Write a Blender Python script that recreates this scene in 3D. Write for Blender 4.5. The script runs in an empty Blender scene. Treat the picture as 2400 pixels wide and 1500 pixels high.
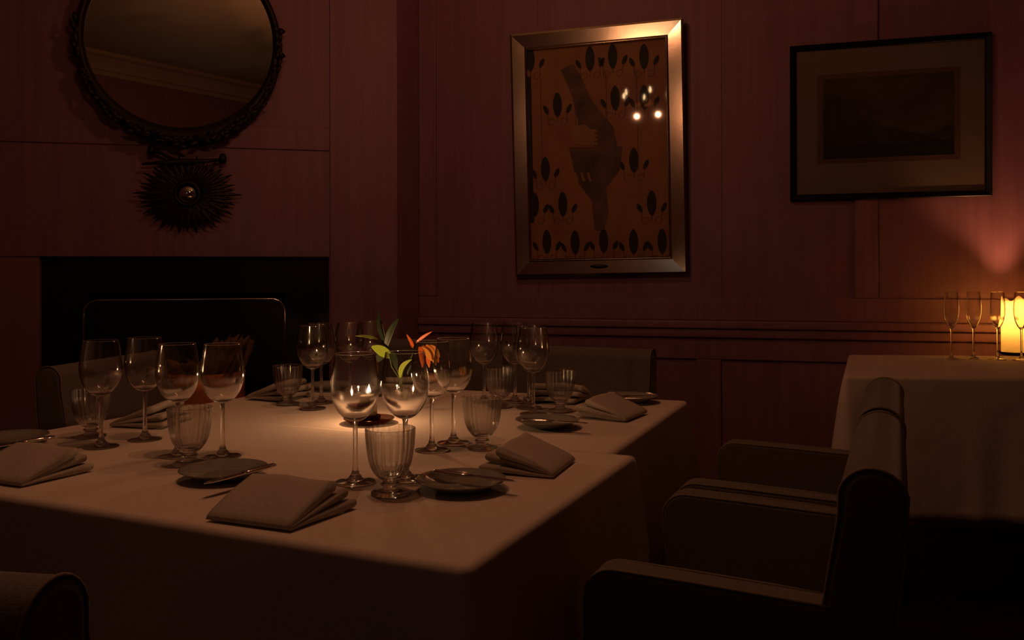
import bpy, bmesh, math, random
from mathutils import Vector, Matrix
random.seed(7)
PI = math.pi
S = bpy.context.scene
COL = S.collection
# ------------------------------------------------------------------ camera model (focal length and eye height solved from the photo)
F = 2026.0; HOR = 643.0; ROLL = 0.0024; CZ = 1.125; TZ = 0.75
def at(px, py, z=TZ):
    c, s = math.cos(ROLL), math.sin(ROLL); x = px-1200; y = py-HOR
    r = (c*x-s*y)/F; dn = (s*x+c*y)/F; d = (CZ-z)/dn
    return Vector((r*d, d, z))
def deep(px, py, d):
    c, s = math.cos(ROLL), math.sin(ROLL); x = px-1200; y = py-HOR
    return Vector(((c*x-s*y)/F*d, d, CZ-(s*x+c*y)/F*d))
U = Vector((.4075, .9132, 0)); N = Vector((.9132, -.4075, 0))   # the laid table's two directions
def un(u, n, z=0): return U*u + N*n + Vector((0, 0, z))

# ------------------------------------------------------------------ materials
def mat(name): 
    m = bpy.data.materials.new(name); m.use_nodes = True
    nt = m.node_tree; nt.nodes.clear()
    o = nt.nodes.new('ShaderNodeOutputMaterial'); return m, nt, o
def principled(name, col, rough=.6, metal=0, col2=None, scale=40, bump=0, bscale=300, stretch=(1,1,1), sheen=0, spec=.5, bdist=.01, detail=4):
    m, nt, o = mat(name); n = nt.nodes; l = nt.links
    b = n.new('ShaderNodeBsdfPrincipled'); l.new(b.outputs[0], o.inputs[0])
    b.inputs['Roughness'].default_value = rough; b.inputs['Metallic'].default_value = metal
    b.inputs['Specular IOR Level'].default_value = spec
    if sheen: b.inputs['Sheen Weight'].default_value = sheen
    tc = n.new('ShaderNodeTexCoord'); mp = n.new('ShaderNodeMapping'); mp.inputs['Scale'].default_value = stretch
    l.new(tc.outputs['Object'], mp.inputs[0])
    if col2:
        nz = n.new('ShaderNodeTexNoise'); nz.inputs['Scale'].default_value = scale; nz.inputs['Detail'].default_value = detail
        l.new(mp.outputs[0], nz.inputs['Vector'])
        rp = n.new('ShaderNodeValToRGB'); rp.color_ramp.elements[0].position = .35; rp.color_ramp.elements[1].position = .65
        rp.color_ramp.elements[0].color = (*col, 1); rp.color_ramp.elements[1].color = (*col2, 1)
        l.new(nz.outputs[0], rp.inputs[0]); l.new(rp.outputs[0], b.inputs['Base Color'])
    else: b.inputs['Base Color'].default_value = (*col, 1)
    if bump:
        nb = n.new('ShaderNodeTexNoise'); nb.inputs['Scale'].default_value = bscale; nb.inputs['Detail'].default_value = 3
        l.new(mp.outputs[0], nb.inputs['Vector'])
        bp = n.new('ShaderNodeBump'); bp.inputs['Strength'].default_value = bump; bp.inputs['Distance'].default_value = bdist
        l.new(nb.outputs[0], bp.inputs['Height']); l.new(bp.outputs[0], b.inputs['Normal'])
    return m
M = {}
M['wall'] = principled('rose_panel_paint', (.225,.098,.14), .55, col2=(.265,.120,.165), scale=9, bump=.12, bscale=60, stretch=(3,3,.12), bdist=.004)
M['ceiling'] = principled('cream_ceiling_paint', (.38,.31,.21), .8, col2=(.42,.34,.23), scale=3)
M['floor'] = principled('dark_stained_boards', (.020,.012,.009), .45, col2=(.035,.02,.013), scale=4, bump=.1, bscale=20, stretch=(1,12,1))
M['cloth'] = principled('white_linen', (.60,.52,.43), .85, col2=(.64,.56,.47), scale=120, bump=.35, bscale=6, bdist=.02, sheen=.1, detail=2)
M['napkin'] = principled('ivory_napkin_linen', (.38,.335,.27), .88, col2=(.43,.38,.31), scale=160, bump=.12, bscale=500, bdist=.001)
M['fabric'] = principled('olive_beige_weave', (.095,.077,.060), .85, col2=(.14,.112,.085), scale=260, bump=.35, bscale=420, bdist=.002, sheen=.25)
M['piping'] = principled('beige_piping_cord', (.15,.12,.085), .8, col2=(.18,.145,.10), scale=300)
M['wood'] = principled('dark_walnut', (.030,.016,.010), .4, col2=(.05,.028,.016), scale=12, stretch=(6,6,.6))
M['black'] = principled('black_slate', (.004,.004,.0045), .35, col2=(.007,.007,.008), scale=14, spec=.25)
M['soot'] = principled('sooty_brick', (.004,.0035,.003), .95, col2=(.010,.008,.007), scale=18, spec=.05)
M['iron'] = principled('black_iron', (.02,.018,.016), .42, metal=.8, col2=(.03,.026,.022), scale=30)
M['gilt_dark'] = principled('tarnished_dark_gilt', (.018,.012,.007), .5, metal=.6, col2=(.035,.025,.013), scale=60, bump=.3, bscale=90, bdist=.003)
M['mirror'] = principled('old_mirror_silver', (.80,.79,.74), .015, metal=1)
M['silver_frame'] = principled('brushed_silver_leaf', (.62,.54,.42), .16, metal=1, col2=(.56,.48,.37), scale=8, bump=.05, bscale=30, stretch=(1,1,1), bdist=.002)
M['silver'] = principled('polished_silver_plate', (.75,.72,.68), .12, metal=1)
M['porcelain'] = principled('grey_green_glaze', (.20,.20,.155), .09, col2=(.24,.235,.185), scale=20, spec=.6)
M['art_ground'] = principled('ochre_poster_ground', (.32,.14,.07), .7, col2=(.42,.20,.09), scale=6)
M['art_dark'] = principled('black_poster_ink', (.012,.012,.012), .7)
M['art_green'] = principled('dark_green_poster_ink', (.20,.10,.055), .7, col2=(.07,.05,.03), scale=9, detail=6)
M['art_yellow'] = principled('mustard_poster_ink', (.36,.20,.08), .7)
M['art_line'] = principled('brown_poster_line', (.12,.06,.035), .7)
M['mat_board'] = principled('buff_mount_board', (.22,.17,.12), .8, col2=(.24,.185,.13), scale=3)
M['mat_line'] = principled('rose_mount_line', (.15,.085,.06), .8)
M['print_sky'] = principled('engraving_sky', (.055,.043,.032), .7, col2=(.085,.062,.045), scale=4, detail=6)
M['print_land'] = principled('engraving_land', (.018,.015,.012), .7, col2=(.045,.036,.028), scale=16, detail=6)
M['black_frame'] = principled('black_lacquer_frame', (.006,.006,.006), .3, spec=.3)
M['copper'] = principled('old_copper', (.85,.33,.09), .5, metal=.25, col2=(.6,.2,.06), scale=8)
M['dried'] = principled('dried_brown_leaf', (.11,.055,.022), .8, col2=(.17,.09,.035), scale=20)
M['leaf_lime'] = principled('lime_green_leaf', (.30,.42,.04), .4, col2=(.24,.36,.03), scale=20)
M['leaf_dark'] = principled('dark_green_leaf', (.016,.032,.012), .45, col2=(.022,.042,.014), scale=20)
M['petal_orange'] = principled('orange_red_petal', (.72,.13,.02), .45, col2=(.80,.26,.03), scale=25)
M['petal_yellow'] = principled('yellow_petal', (.75,.42,.05), .45, col2=(.72,.25,.03), scale=25)
M['stalk'] = principled('green_stalk', (.10,.14,.03), .5)
M['wax_small'] = principled('cream_wax', (.75,.62,.42), .4)
M['wick'] = principled('burnt_wick', (.01,.008,.006), .9)
M['dish_dark'] = principled('black_glazed_saucer', (.01,.01,.01), .15)
M['plaster'] = principled('cream_cornice_plaster', (.40,.30,.21), .8)
M['brass'] = principled('warm_brass', (.60,.36,.13), .25, metal=1)

def facing_fac(nt, f0=.04, power=5.0, gain=.96):
    n = nt.nodes; l = nt.links
    lw = n.new('ShaderNodeLayerWeight'); lw.inputs['Blend'].default_value = .5
    p = n.new('ShaderNodeMath'); p.operation = 'POWER'; p.inputs[1].default_value = power; l.new(lw.outputs['Facing'], p.inputs[0])
    a = n.new('ShaderNodeMath'); a.operation = 'MULTIPLY_ADD'; a.inputs[1].default_value = gain; a.inputs[2].default_value = f0; a.use_clamp = True
    l.new(p.outputs[0], a.inputs[0]); return a.outputs[0]
ROUGH = {'picture_glazing': .03}
def thin_glass(name, tint=(.985,.98,.97), f0=.045, power=4.0, gain=.7):
    m, nt, o = mat(name); n = nt.nodes; l = nt.links
    t = n.new('ShaderNodeBsdfTransparent'); t.inputs[0].default_value = (*tint, 1)
    g = n.new('ShaderNodeBsdfGlossy'); g.inputs['Roughness'].default_value = ROUGH.get(name, .09)
    mx = n.new('ShaderNodeMixShader'); l.new(facing_fac(nt, f0, power, gain), mx.inputs[0])
    l.new(t.outputs[0], mx.inputs[1]); l.new(g.outputs[0], mx.inputs[2]); l.new(mx.outputs[0], o.inputs[0]); return m
def thick_glass(name, tint=(1,.99,.97), clear=.3, ior=1.47, rough=.06):
    m, nt, o = mat(name); n = nt.nodes; l = nt.links
    t = n.new('ShaderNodeBsdfTransparent')
    g = n.new('ShaderNodeBsdfGlass'); g.inputs['Roughness'].default_value = rough; g.inputs['IOR'].default_value = ior; g.inputs[0].default_value = (*tint, 1)
    mx = n.new('ShaderNodeMixShader'); mx.inputs[0].default_value = 1-clear
    l.new(t.outputs[0], mx.inputs[1]); l.new(g.outputs[0], mx.inputs[2]); l.new(mx.outputs[0], o.inputs[0]); return m
M['glass_thin'] = thin_glass('thin_blown_glass')
def edge_tint(nt, t, dark, power):
    # light crosses more glass near the silhouette, so it absorbs more there
    n = nt.nodes; l = nt.links
    lw = n.new('ShaderNodeLayerWeight'); lw.inputs['Blend'].default_value = .5
    p = n.new('ShaderNodeMath'); p.operation = 'POWER'; p.inputs[1].default_value = power; l.new(lw.outputs['Facing'], p.inputs[0])
    mc = n.new('ShaderNodeMix'); mc.data_type = 'RGBA'; l.new(p.outputs[0], mc.inputs[0])
    mc.inputs[6].default_value = (.985,.98,.97,1); mc.inputs[7].default_value = (*dark, 1); l.new(mc.outputs[2], t.inputs[0])
def bowl_glass(name='blown_wine_glass', solid=None):
    m, nt, o = mat(name); n = nt.nodes; l = nt.links
    t = n.new('ShaderNodeBsdfTransparent'); edge_tint(nt, t, (.42,.38,.34), 2.2 if solid is None else 1.5)
    g = n.new('ShaderNodeBsdfGlossy'); g.inputs['Roughness'].default_value = .11
    thin = n.new('ShaderNodeMixShader'); l.new(facing_fac(nt, .04, 3.2, .85), thin.inputs[0]); l.new(t.outputs[0], thin.inputs[1]); l.new(g.outputs[0], thin.inputs[2])
    gl = n.new('ShaderNodeBsdfGlass'); gl.inputs['Roughness'].default_value = .06; gl.inputs['IOR'].default_value = 1.5
    tc = n.new('ShaderNodeTexCoord'); sp = n.new('ShaderNodeSeparateXYZ'); l.new(tc.outputs['Object'], sp.inputs[0])
    mr = n.new('ShaderNodeMapRange'); mr.interpolation_type = 'SMOOTHSTEP'; mr.inputs[1].default_value = .148; mr.inputs[2].default_value = .172; mr.inputs[3].default_value = 1; mr.inputs[4].default_value = 0
    l.new(sp.outputs[2], mr.inputs[0])
    if solid is not None: mr.inputs[1].default_value = .034; mr.inputs[2].default_value = .052; mr.inputs[4].default_value = solid
    mx = n.new('ShaderNodeMixShader'); l.new(mr.outputs[0], mx.inputs[0]); l.new(thin.outputs[0], mx.inputs[1]); l.new(gl.outputs[0], mx.inputs[2]); l.new(mx.outputs[0], o.inputs[0]); return m
M['bowl'] = bowl_glass()
M['ribbed'] = bowl_glass('ribbed_pressed_glass', .16)
M['glass_thick'] = thick_glass('solid_clear_glass', clear=.15)
M['pane'] = thin_glass('picture_glazing', (.96,.96,.95), .045, 5, .9)
M['amber'] = thick_glass('amber_glass', (.75,.36,.16), .25)
def emission(name, col, st):
    m, nt, o = mat(name); e = nt.nodes.new('ShaderNodeEmission'); e.inputs[0].default_value = (*col, 1); e.inputs[1].default_value = st
    nt.links.new(e.outputs[0], o.inputs[0]); return m
M['flame'] = emission('candle_flame', (1,.80,.55), 7)
M['bulb'] = emission('warm_lit_bulb', (1,.62,.30), 18)
def wax_glow():
    m, nt, o = mat('translucent_ivory_wax'); n = nt.nodes; l = nt.links
    d = n.new('ShaderNodeBsdfDiffuse'); d.inputs[0].default_value = (.66,.60,.38,1)
    t = n.new('ShaderNodeBsdfTranslucent'); t.inputs[0].default_value = (1,1,.62,1)
    mx = n.new('ShaderNodeMixShader'); mx.inputs[0].default_value = .72
    l.new(d.outputs[0], mx.inputs[1]); l.new(t.outputs[0], mx.inputs[2]); l.new(mx.outputs[0], o.inputs[0]); return m
M['wax'] = wax_glow()

# ------------------------------------------------------------------ object helpers
def link(name, me, parent=None):
    o = bpy.data.objects.new(name, me); COL.objects.link(o)
    if parent: o.parent = parent
    return o
def mesh(name, verts, faces, mats, parent=None, smooth=True, fm=None, recalc=True):
    me = bpy.data.meshes.new(name); me.from_pydata([tuple(v) for v in verts], [], faces)
    if not isinstance(mats, (list, tuple)): mats = [mats]
    for m in mats: me.materials.append(m)
    if fm:
        for p, i in zip(me.polygons, fm): p.material_index = i
    if recalc:
        bm = bmesh.new(); bm.from_mesh(me); bmesh.ops.recalc_face_normals(bm, faces=bm.faces); bm.to_mesh(me); bm.free()
    if smooth:
        for p in me.polygons: p.use_smooth = True
    me.update(); return link(name, me, parent)
def tag(o, label=None, cat=None, group=None, kind=None):
    if label: o['label'] = label
    if cat: o['category'] = cat
    if group: o['group'] = group
    if kind: o['kind'] = kind
    return o
def empty(name, loc, rz=0, label=None, cat=None, group=None, rx=0, ry=0):
    o = bpy.data.objects.new(name, None); COL.objects.link(o); o.empty_display_size = .05
    o.location = loc; o.rotation_euler = (rx, ry, rz); return tag(o, label, cat, group)
def copy_tree(o, parent=None):
    c = o.copy(); COL.objects.link(c); c.parent = parent
    for ch in list(o.children): copy_tree(ch, c)
    return c
def join(parts):
    V = []; Fc = []; K = []
    for i, (v, f) in enumerate(parts):
        b = len(V); V += v; Fc += [[a+b for a in q] for q in f]; K += [i]*len(f)
    return V, Fc
def g_box(c, s, rot=None):
    v = [Vector((x*s[0]/2, y*s[1]/2, z*s[2]/2)) for x in (-1,1) for y in (-1,1) for z in (-1,1)]
    if rot: v = [rot @ p for p in v]
    v = [p+Vector(c) for p in v]
    return v, [[0,1,3,2],[4,6,7,5],[0,4,5,1],[2,3,7,6],[0,2,6,4],[1,5,7,3]]
def g_lathe(prof, seg=48, rib=None):
    V = []; Fc = []; rings = []
    for r, z in prof:
        if r < 1e-6: V.append(Vector((0,0,z))); rings.append([len(V)-1]); continue
        ring = []
        for i in range(seg):
            a = 2*PI*i/seg; rr = r*(1+(rib(a, r, z) if rib else 0))
            V.append(Vector((rr*math.cos(a), rr*math.sin(a), z))); ring.append(len(V)-1)
        rings.append(ring)
    for A, B in zip(rings, rings[1:]):
        if len(A) == 1 and len(B) == 1: continue
        for i in range(seg):
            j = (i+1) % seg
            if len(A) == 1: Fc.append([A[0], B[j], B[i]])
            elif len(B) == 1: Fc.append([A[i], A[j], B[0]])
            else: Fc.append([A[i], A[j], B[j], B[i]])
    return V, Fc
def g_tube(pts, rad, seg=8, closed=False):
    pts = [Vector(p) for p in pts]; n = len(pts)
    R = rad if isinstance(rad, (list, tuple)) else [rad]*n
    V = []; Fc = []; up = Vector((0,0,1)); prev = None
    for i, p in enumerate(pts):
        if closed: t = pts[(i+1) % n]-pts[i-1]
        else: t = pts[min(i+1, n-1)]-pts[max(i-1, 0)]
        t.normalize()
        if prev is None: a = t.cross(up if abs(t.dot(up)) < .95 else Vector((1,0,0))).normalized()
        else: a = (prev-t*prev.dot(t)).normalized()
        prev = a; b = t.cross(a)
        for k in range(seg):
            q = 2*PI*k/seg; V.append(p+(a*math.cos(q)+b*math.sin(q))*R[i])
    m = n if closed else n-1
    for i in range(m):
        for k in range(seg):
            a0 = i*seg+k; a1 = i*seg+(k+1) % seg; b0 = ((i+1) % n)*seg+k; b1 = ((i+1) % n)*seg+(k+1) % seg
            Fc.append([a0, a1, b1, b0])
    if not closed: Fc += [list(range(seg))[::-1], [(n-1)*seg+k for k in range(seg)]]
    return V, Fc
def g_prism(poly, x0, x1, axis=0):
    """extrude a closed (y,z) outline along x"""
    n = len(poly); V = [Vector((x0, a, b)) for a, b in poly]+[Vector((x1, a, b)) for a, b in poly]
    return V, [list(range(n)), [n+i for i in range(n)][::-1]]+[[i, n+i, n+(i+1) % n, (i+1) % n] for i in range(n)]
def bevel(o, w, seg=3, ang=40):
    b = o.modifiers.new('bevel', 'BEVEL'); b.width = w; b.segments = seg; b.limit_method = 'ANGLE'; b.angle_limit = math.radians(ang)
    w_ = o.modifiers.new('normals', 'WEIGHTED_NORMAL'); w_.keep_sharp = False; return o
def arc(cx, cy, r, a0, a1, n):
    return [(cx+r*math.cos(math.radians(a0+(a1-a0)*i/n)), cy+r*math.sin(math.radians(a0+(a1-a0)*i/n))) for i in range(n+1)]
def box(name, c, s, m, parent=None, bev=0, rot=None):
    v, f = g_box(c, s, rot); o = mesh(name, v, f, m, parent, smooth=bev > 0)
    if bev: bevel(o, bev, 2)
    return o

# ------------------------------------------------------------------ the room
W0 = Vector((2.17, 3.75, 0)); RX = Vector((.9603, -.2790, 0)).normalized(); RA = math.atan2(RX.y, RX.x); RN = Vector((-.2790, -.9603, 0)).normalized()
E0 = Vector((-.575, 4.35, 0)); LX = Vector((.9735, .2287, 0)).normalized(); LA = math.atan2(LX.y, LX.x); LN = Vector((.2287, -.9735, 0)).normalized()
CEIL = 3.25
def on_wall(px, py, o, ax, nrm, off=0):
    """pixel to wall coordinates (s along the wall, z)"""
    v = deep(px, py, 1.0)-Vector((0,0,CZ)); p0 = o+nrm*off
    t = (p0.x*nrm.x+p0.y*nrm.y)/(v.x*nrm.x+v.y*nrm.y)
    P = v*t; return (Vector((P.x, P.y, 0))-o).dot(ax), CZ+P.z
def onR(px, py, off=0): return on_wall(px, py, W0, RX, RN, off)
def onL(px, py, off=0): return on_wall(px, py, E0, LX, LN, off)
K0 = W0-RX*2.76                                   # corner where the long wall meets the chimney breast
L1 = E0-LX*3.0
Rend = W0+RX*1.7
B1 = Vector((-3.7, .15, 0)); B2 = Vector((1.9, -2.85, 0))
def wall_slab(name, a, b, th=.12, z0=0, z1=CEIL, m=None):
    d = (b-a); L = d.length; d.normalize(); nn = Vector((-d.y, d.x, 0))       # outward side = left of a->b
    v, f = g_box((L/2, th/2, (z0+z1)/2), (L, th, z1-z0))
    o = mesh(name, v, f, m or M['wall'], smooth=False); o.location = a; o.rotation_euler = (0,0,math.atan2(d.y, d.x)); return tag(o, kind='structure')
def struct(o): return tag(o, kind='structure')
# wall runs with the room on their right-hand side (outward = left of a->b)
wall_slab('wall_right', K0, Rend)
wall_slab('wall_corner', E0, K0+ (K0-E0).normalized()*.0)
wall_slab('wall_side', Rend, B2)
wall_slab('wall_back', B2, B1)
wall_slab('wall_left', B1, L1)
# the chimney breast wall is built round the fireplace opening
s0, zf = onL(92, 600); s1, _ = onL(771, 600); zf = 1.212
def seg_wall(name, sa, sb, z0, z1):
    v, f = g_box(((sa+sb)/2, .06, (z0+z1)/2), (sb-sa, .12, z1-z0)); return v, f
v, f = join([seg_wall('', -3.0, s0, 0, CEIL), seg_wall('', s1, 0, 0, CEIL), seg_wall('', s0, s1, zf, CEIL)])
wb = struct(mesh('wall_fireplace', v, f, M['wall'], smooth=False)); wb.location = E0; wb.rotation_euler = (0,0,LA)
room = [B1, L1, E0, K0, Rend, B2]
def flat(name, z, m, th, up):
    n = len(room); V = [Vector((p.x, p.y, z)) for p in room]+[Vector((p.x, p.y, z+th)) for p in room]
    Fc = [list(range(n)), [n+i for i in range(n)]]+[[i, (i+1) % n, n+(i+1) % n, n+i] for i in range(n)]
    return struct(mesh(name, V, Fc, m, smooth=False))
flat('floor', -.1, M['floor'], .1, 1); flat('ceiling', CEIL, M['ceiling'], .1, -1)
tn = [0]
def trim(parts, origin, ang, m=None, bev=.004):
    """framing boards of one wall as one trim piece; parts are (s0,s1,z0,z1,projection)"""
    tn[0] += 1; P = []
    for a, b, z0, z1, pr in parts: P.append(g_box(((a+b)/2, -pr/2, (z0+z1)/2), (b-a, pr, z1-z0)))
    v, f = join(P); o = mesh('trim_%d' % tn[0], v, f, m or M['wall'], smooth=False); o.location = origin; o.rotation_euler = (0,0,ang)
    if bev: bevel(o, bev, 2)
    return struct(o)
sK = -2.76
def sx(px, py=600): return onR(px, py)[0]
# long wall: dado boards, chair rail, upper framing
trim([(sK, 1.7, .72, .822, .014), (sK, 1.7, 0, .14, .022)], W0, RA)
for a, b in ((sK, sx(1010)), (sx(1632), sx(1690)), (sx(2280), sx(2340))): trim([(a, b, .14, .72, .014)], W0, RA)
trim([(sK, 1.7, .822, .866, .030), (sK, 1.7, .866, .905, .044)], W0, RA, bev=.008)       # chair rail
trim([(sK, 1.7, .905, 1.012, .013)], W0, RA)
for a, b in ((sK, sx(1024)), (sx(2003), sx(2058)), (1.0, 1.08)): trim([(a, b, 1.012, 2.95, .013)], W0, RA)
# fine grooved lines beside the upper stiles
for a in (sx(1260), sx(1690)): trim([(a-.003, a+.003, 1.012, 2.95, .004)], W0, RA, bev=0)
trim([(sK, 1.7, 2.95, 3.08, .013)], W0, RA)
# chimney breast: stile at the corner, rails above and below the overmantel panel
z_a = onL(700, 298)[1]; z_b = onL(700, 352)[1]; z_c = onL(700, 545)[1]; sp = onL(773, 400)[0]
trim([(sp, 0, .14, 3.08, .014)], E0, LA)
trim([(-3, sp, z_b, z_a, .010)], E0, LA)
trim([(-3, sp, zf, z_c, .010)], E0, LA)
trim([(onL(60, 400)[0]-.25, onL(60, 400)[0]-.14, z_c, z_b, .010)], E0, LA)
trim([(s1, 0, 0, .14, .022)], E0, LA)
# cornices all round
def cornice(a, b):
    d = (b-a); L = d.length; d.normalize()
    pr = [(0, 3.25), (-.16, 3.25), (-.16, 3.215), (-.11, 3.20), (-.06, 3.14), (-.045, 3.10), (-.02, 3.09), (-.02, 3.05), (0, 3.05)]
    tn[0] += 1
    v, f = g_prism(pr, 0, L); o = mesh('trim_%d' % tn[0], v, f, M['plaster'], smooth=False); o.location = a; o.rotation_euler = (0,0,math.atan2(d.y, d.x)); struct(o)
for a, b in ((L1, E0), (E0, K0), (K0, Rend), (Rend, B2), (B2, B1), (B1, L1)): cornice(a, b)
# dado and door-like panel lines on the wall behind the camera (seen in the round mirror)
bd = (B1-B2).normalized(); ba = math.atan2(bd.y, bd.x); bl = (B1-B2).length
trim([(0, bl, 2.62, 2.70, .014)], B2, ba); 
for q in (.8, 2.3, 3.8, 5.3): trim([(q, q+.07, .14, 2.62, .014)], B2, ba)

# ------------------------------------------------------------------ fireplace
fw = s1-s0
fp = empty('fireplace', E0+LX*((s0+s1)/2)-LN*0.0, LA, 'black slate fireplace set flush into the pink panelled chimney breast', 'fireplace')
oz = onL(400, 702)[1]; ow = (onL(668, 702)[0]-onL(203, 702)[0]); oc = (onL(668, 702)[0]+onL(203, 702)[0])/2-(s0+s1)/2
P = [g_box((0, .06, (zf+oz+.03)/2), (fw, .05, zf-oz-.03)), g_box((-(fw/2+(-oc+ow/2))/2-.0, .06, (oz+.03)/2), (fw/2-(ow/2-oc), .05, oz+.03)),
     g_box(((fw/2+(oc+ow/2))/2, .06, (oz+.03)/2), (fw/2-(ow/2+oc), .05, oz+.03))]
v, f = join(P); mesh('surround', v, f, M['black'], fp, smooth=False)
P = [g_box((0, .46, .65), (fw, .03, 1.3)), g_box((-fw/2+.015, .27, .65), (.03, .36, 1.3)), g_box((fw/2-.015, .27, .65), (.03, .36, 1.3)), g_box((0, .27, 1.24), (fw, .36, .03)), g_box((0,.25,.01),(fw,.4,.02))]
v, f = join(P); mesh('firebox', v, f, M['soot'], fp, smooth=False)
# back of the opening is closed by the firebox; fire screen stands inside the opening
fs = empty('fire_screen', E0+LX*((s0+s1)/2+oc)+LN*.05, LA, 'dark fire screen with a thin bright metal rim standing in the fireplace', 'fire screen')
hw = ow/2
rim = [(-hw, 0, .03), (-hw, 0, oz-.06)]+[(-hw+.06-.06*math.cos(math.radians(a)), 0, oz-.06+.06*math.sin(math.radians(a))) for a in (15,35,55,75,90)]
rim += [(-x, y, z) for x, y, z in rim[::-1]]
v, f = g_tube(rim, .006, 8); mesh('rim', v, f, M['silver'], fs)
v = [Vector((x, .004, z)) for x, y, z in rim]+[Vector((x, -.004, z)) for x, y, z in rim]; n = len(rim)
mesh('panel', v, [list(range(n)), [n+i for i in range(n)][::-1]]+[[i, (i+1) % n, n+(i+1) % n, n+i] for i in range(n)], M['black'], fs, smooth=False)
for sgn in (-1, 1):
    v, f = join([g_box((sgn*(hw-.08), 0, .015), (.04, .2, .03))]); bevel(mesh('foot', v, f, M['iron'], fs), .005)
# copper planter with dried foliage before the hearth
cpos = deep(478, 900, 3.72); cpos.z = 0
pl = empty('planter', cpos, 0, 'round copper planter with dried brown foliage standing before the fireplace', 'planter')
zr = CZ-(868-HOR)/F*3.72; rr = .172
prof = [(0,.0),(.10,.0),(.115,.01),(rr*.85,zr*.3),(rr*1.04,zr*.62),(rr*.97,zr*.9),(rr,zr),(rr*.965,zr),(rr*.93,zr*.9),(rr*.93,zr*.8),(0,zr*.8)]
v, f = g_lathe(prof, 48); mesh('pot', v, f, M['copper'], pl)
def g_leaf(p0, p1, w, bendv=Vector((0,0,0)), nseg=7, twist=0, face=Vector((0,-1,0)), th=.0012):
    """a leaf blade with a folded midrib and real thickness"""
    V = []; Fc = []; ax = (p1-p0); L = ax.length
    for i in range(nseg+1):
        t = i/nseg; c = p0.lerp(p1, t)+bendv*math.sin(PI*t)
        tg = ax/L+bendv*(PI/L)*math.cos(PI*t); tg.normalize()
        sd = tg.cross(face).normalized(); sd = Matrix.Rotation(twist*t, 3, tg) @ sd
        nn = sd.cross(tg).normalized()
        ww = w*math.sin(PI*min(1, (t*.93+.05)))**.75*(1-.25*t)
        for q, dz in ((-1, .18), (0, 0), (1, .18)): V.append(c+sd*q*ww/2+nn*(dz*ww*.5))
        for q, dz in ((-1, .18), (0, 0), (1, .18)): V.append(c+sd*q*ww/2+nn*(dz*ww*.5-th))
    for i in range(nseg):
        a = i*6; b = a+6
        for k in (0, 1):
            Fc.append([a+k, a+k+1, b+k+1, b+k]); Fc.append([a+3+k, b+3+k, b+4+k, a+4+k])
        Fc.append([a, b, b+3, a+3]); Fc.append([a+2, a+5, b+5, b+2])
    Fc.append([0,3,4,1]); Fc.append([1,4,5,2]); e = nseg*6
    Fc.append([e, e+1, e+4, e+3]); Fc.append([e+1, e+2, e+5, e+4])
    return V, Fc
rnd = random.Random(3); P = []
for k in range(150):
    a = rnd.uniform(0, 2*PI); r = rnd.uniform(0, .11); base = Vector((r*math.cos(a)*.8, r*math.sin(a)*.8, zr*.8))
    h = rnd.uniform(.10, .2)+(.10 if math.cos(a) > .2 else 0); sp_ = rnd.uniform(.6, 1.5)
    tip = base+Vector((math.cos(a)*.08*sp_+ .05*(math.cos(a) > 0), math.sin(a)*.06*sp_, h))
    P.append(g_leaf(base, tip, rnd.uniform(.05, .09), Vector((0,0,.03)), 5, rnd.uniform(-1.6, 1.6)))
v, f = join(P); o = mesh('dried_foliage', v, f, M['dried'], pl)

# ------------------------------------------------------------------ round mirror and sunburst clock-mirror
ms, mz = onL(426, 97, .05); mr = .418
mir = empty('round_mirror', E0+LX*ms+LN*.075+Vector((0,0,mz)), LA, 'large round wall mirror in a dark carved frame above the sunburst ornament', 'mirror', rx=-.035)
mir.rotation_euler = (.0, 0, LA)
def ring_xz(parts_r, seg=96, extra=None):
    V = []; Fc = []; m = len(parts_r)
    for i in range(seg):
        a = 2*PI*i/seg
        for r, y in parts_r:
            rr = r+(extra(a)*(r-mr) if extra else 0); V.append(Vector((rr*math.cos(a), y, rr*math.sin(a))))
    for i in range(seg):
        for k in range(m):
            Fc.append([i*m+k, i*m+(k+1) % m, ((i+1) % seg)*m+(k+1) % m, ((i+1) % seg)*m+k])
    return V, Fc
low = lambda a: 1.2*max(0, -math.sin(a))**2.0
v, f = ring_xz([(mr-.003, -.012), (mr+.006, -.030), (mr+.018, -.036), (mr+.030, -.024), (mr+.036, .05), (mr-.003, .05)], 96, low)
mesh('frame', v, f, M['gilt_dark'], mir)
v, f = g_lathe([(0, 0), (mr, 0), (mr, .006), (0, .006)], 96)
v = [Vector((p.x, -p.z-.002, p.y)) for p in v]
mesh('mirror_glass', v, f, M['mirror'], mir, smooth=False)
P = []; rnd = random.Random(5)
for i in range(150):
    a = rnd.uniform(-PI*1.03, PI*.03)
    rr = mr+.028+.045*max(0, -math.sin(a))**2*rnd.uniform(.3, 1.1)
    c = Vector((rr*math.cos(a), -.028, rr*math.sin(a)))
    q = a+PI/2*rnd.choice((-1, 1))+rnd.uniform(-.35, .35)
    P.append(g_leaf(c, c+Vector((math.cos(q)*.055, -.012, math.sin(q)*.055)), .022, Vector((0, -.012, 0)), 4, 0, th=.006))
v, f = join(P); mesh('carved_garland', v, f, M['gilt_dark'], mir)
for a in (-.12, -2.95, .13, 2.62):
    c = Vector(((mr+.02)*math.cos(a), -.02, (mr+.02)*math.sin(a))); v, f = g_leaf(c, c*1.09, .034, Vector((0, -.012, 0)), 5, 0, th=.006); mesh('carved_leaf', v, f, M['gilt_dark'], mir)

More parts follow.
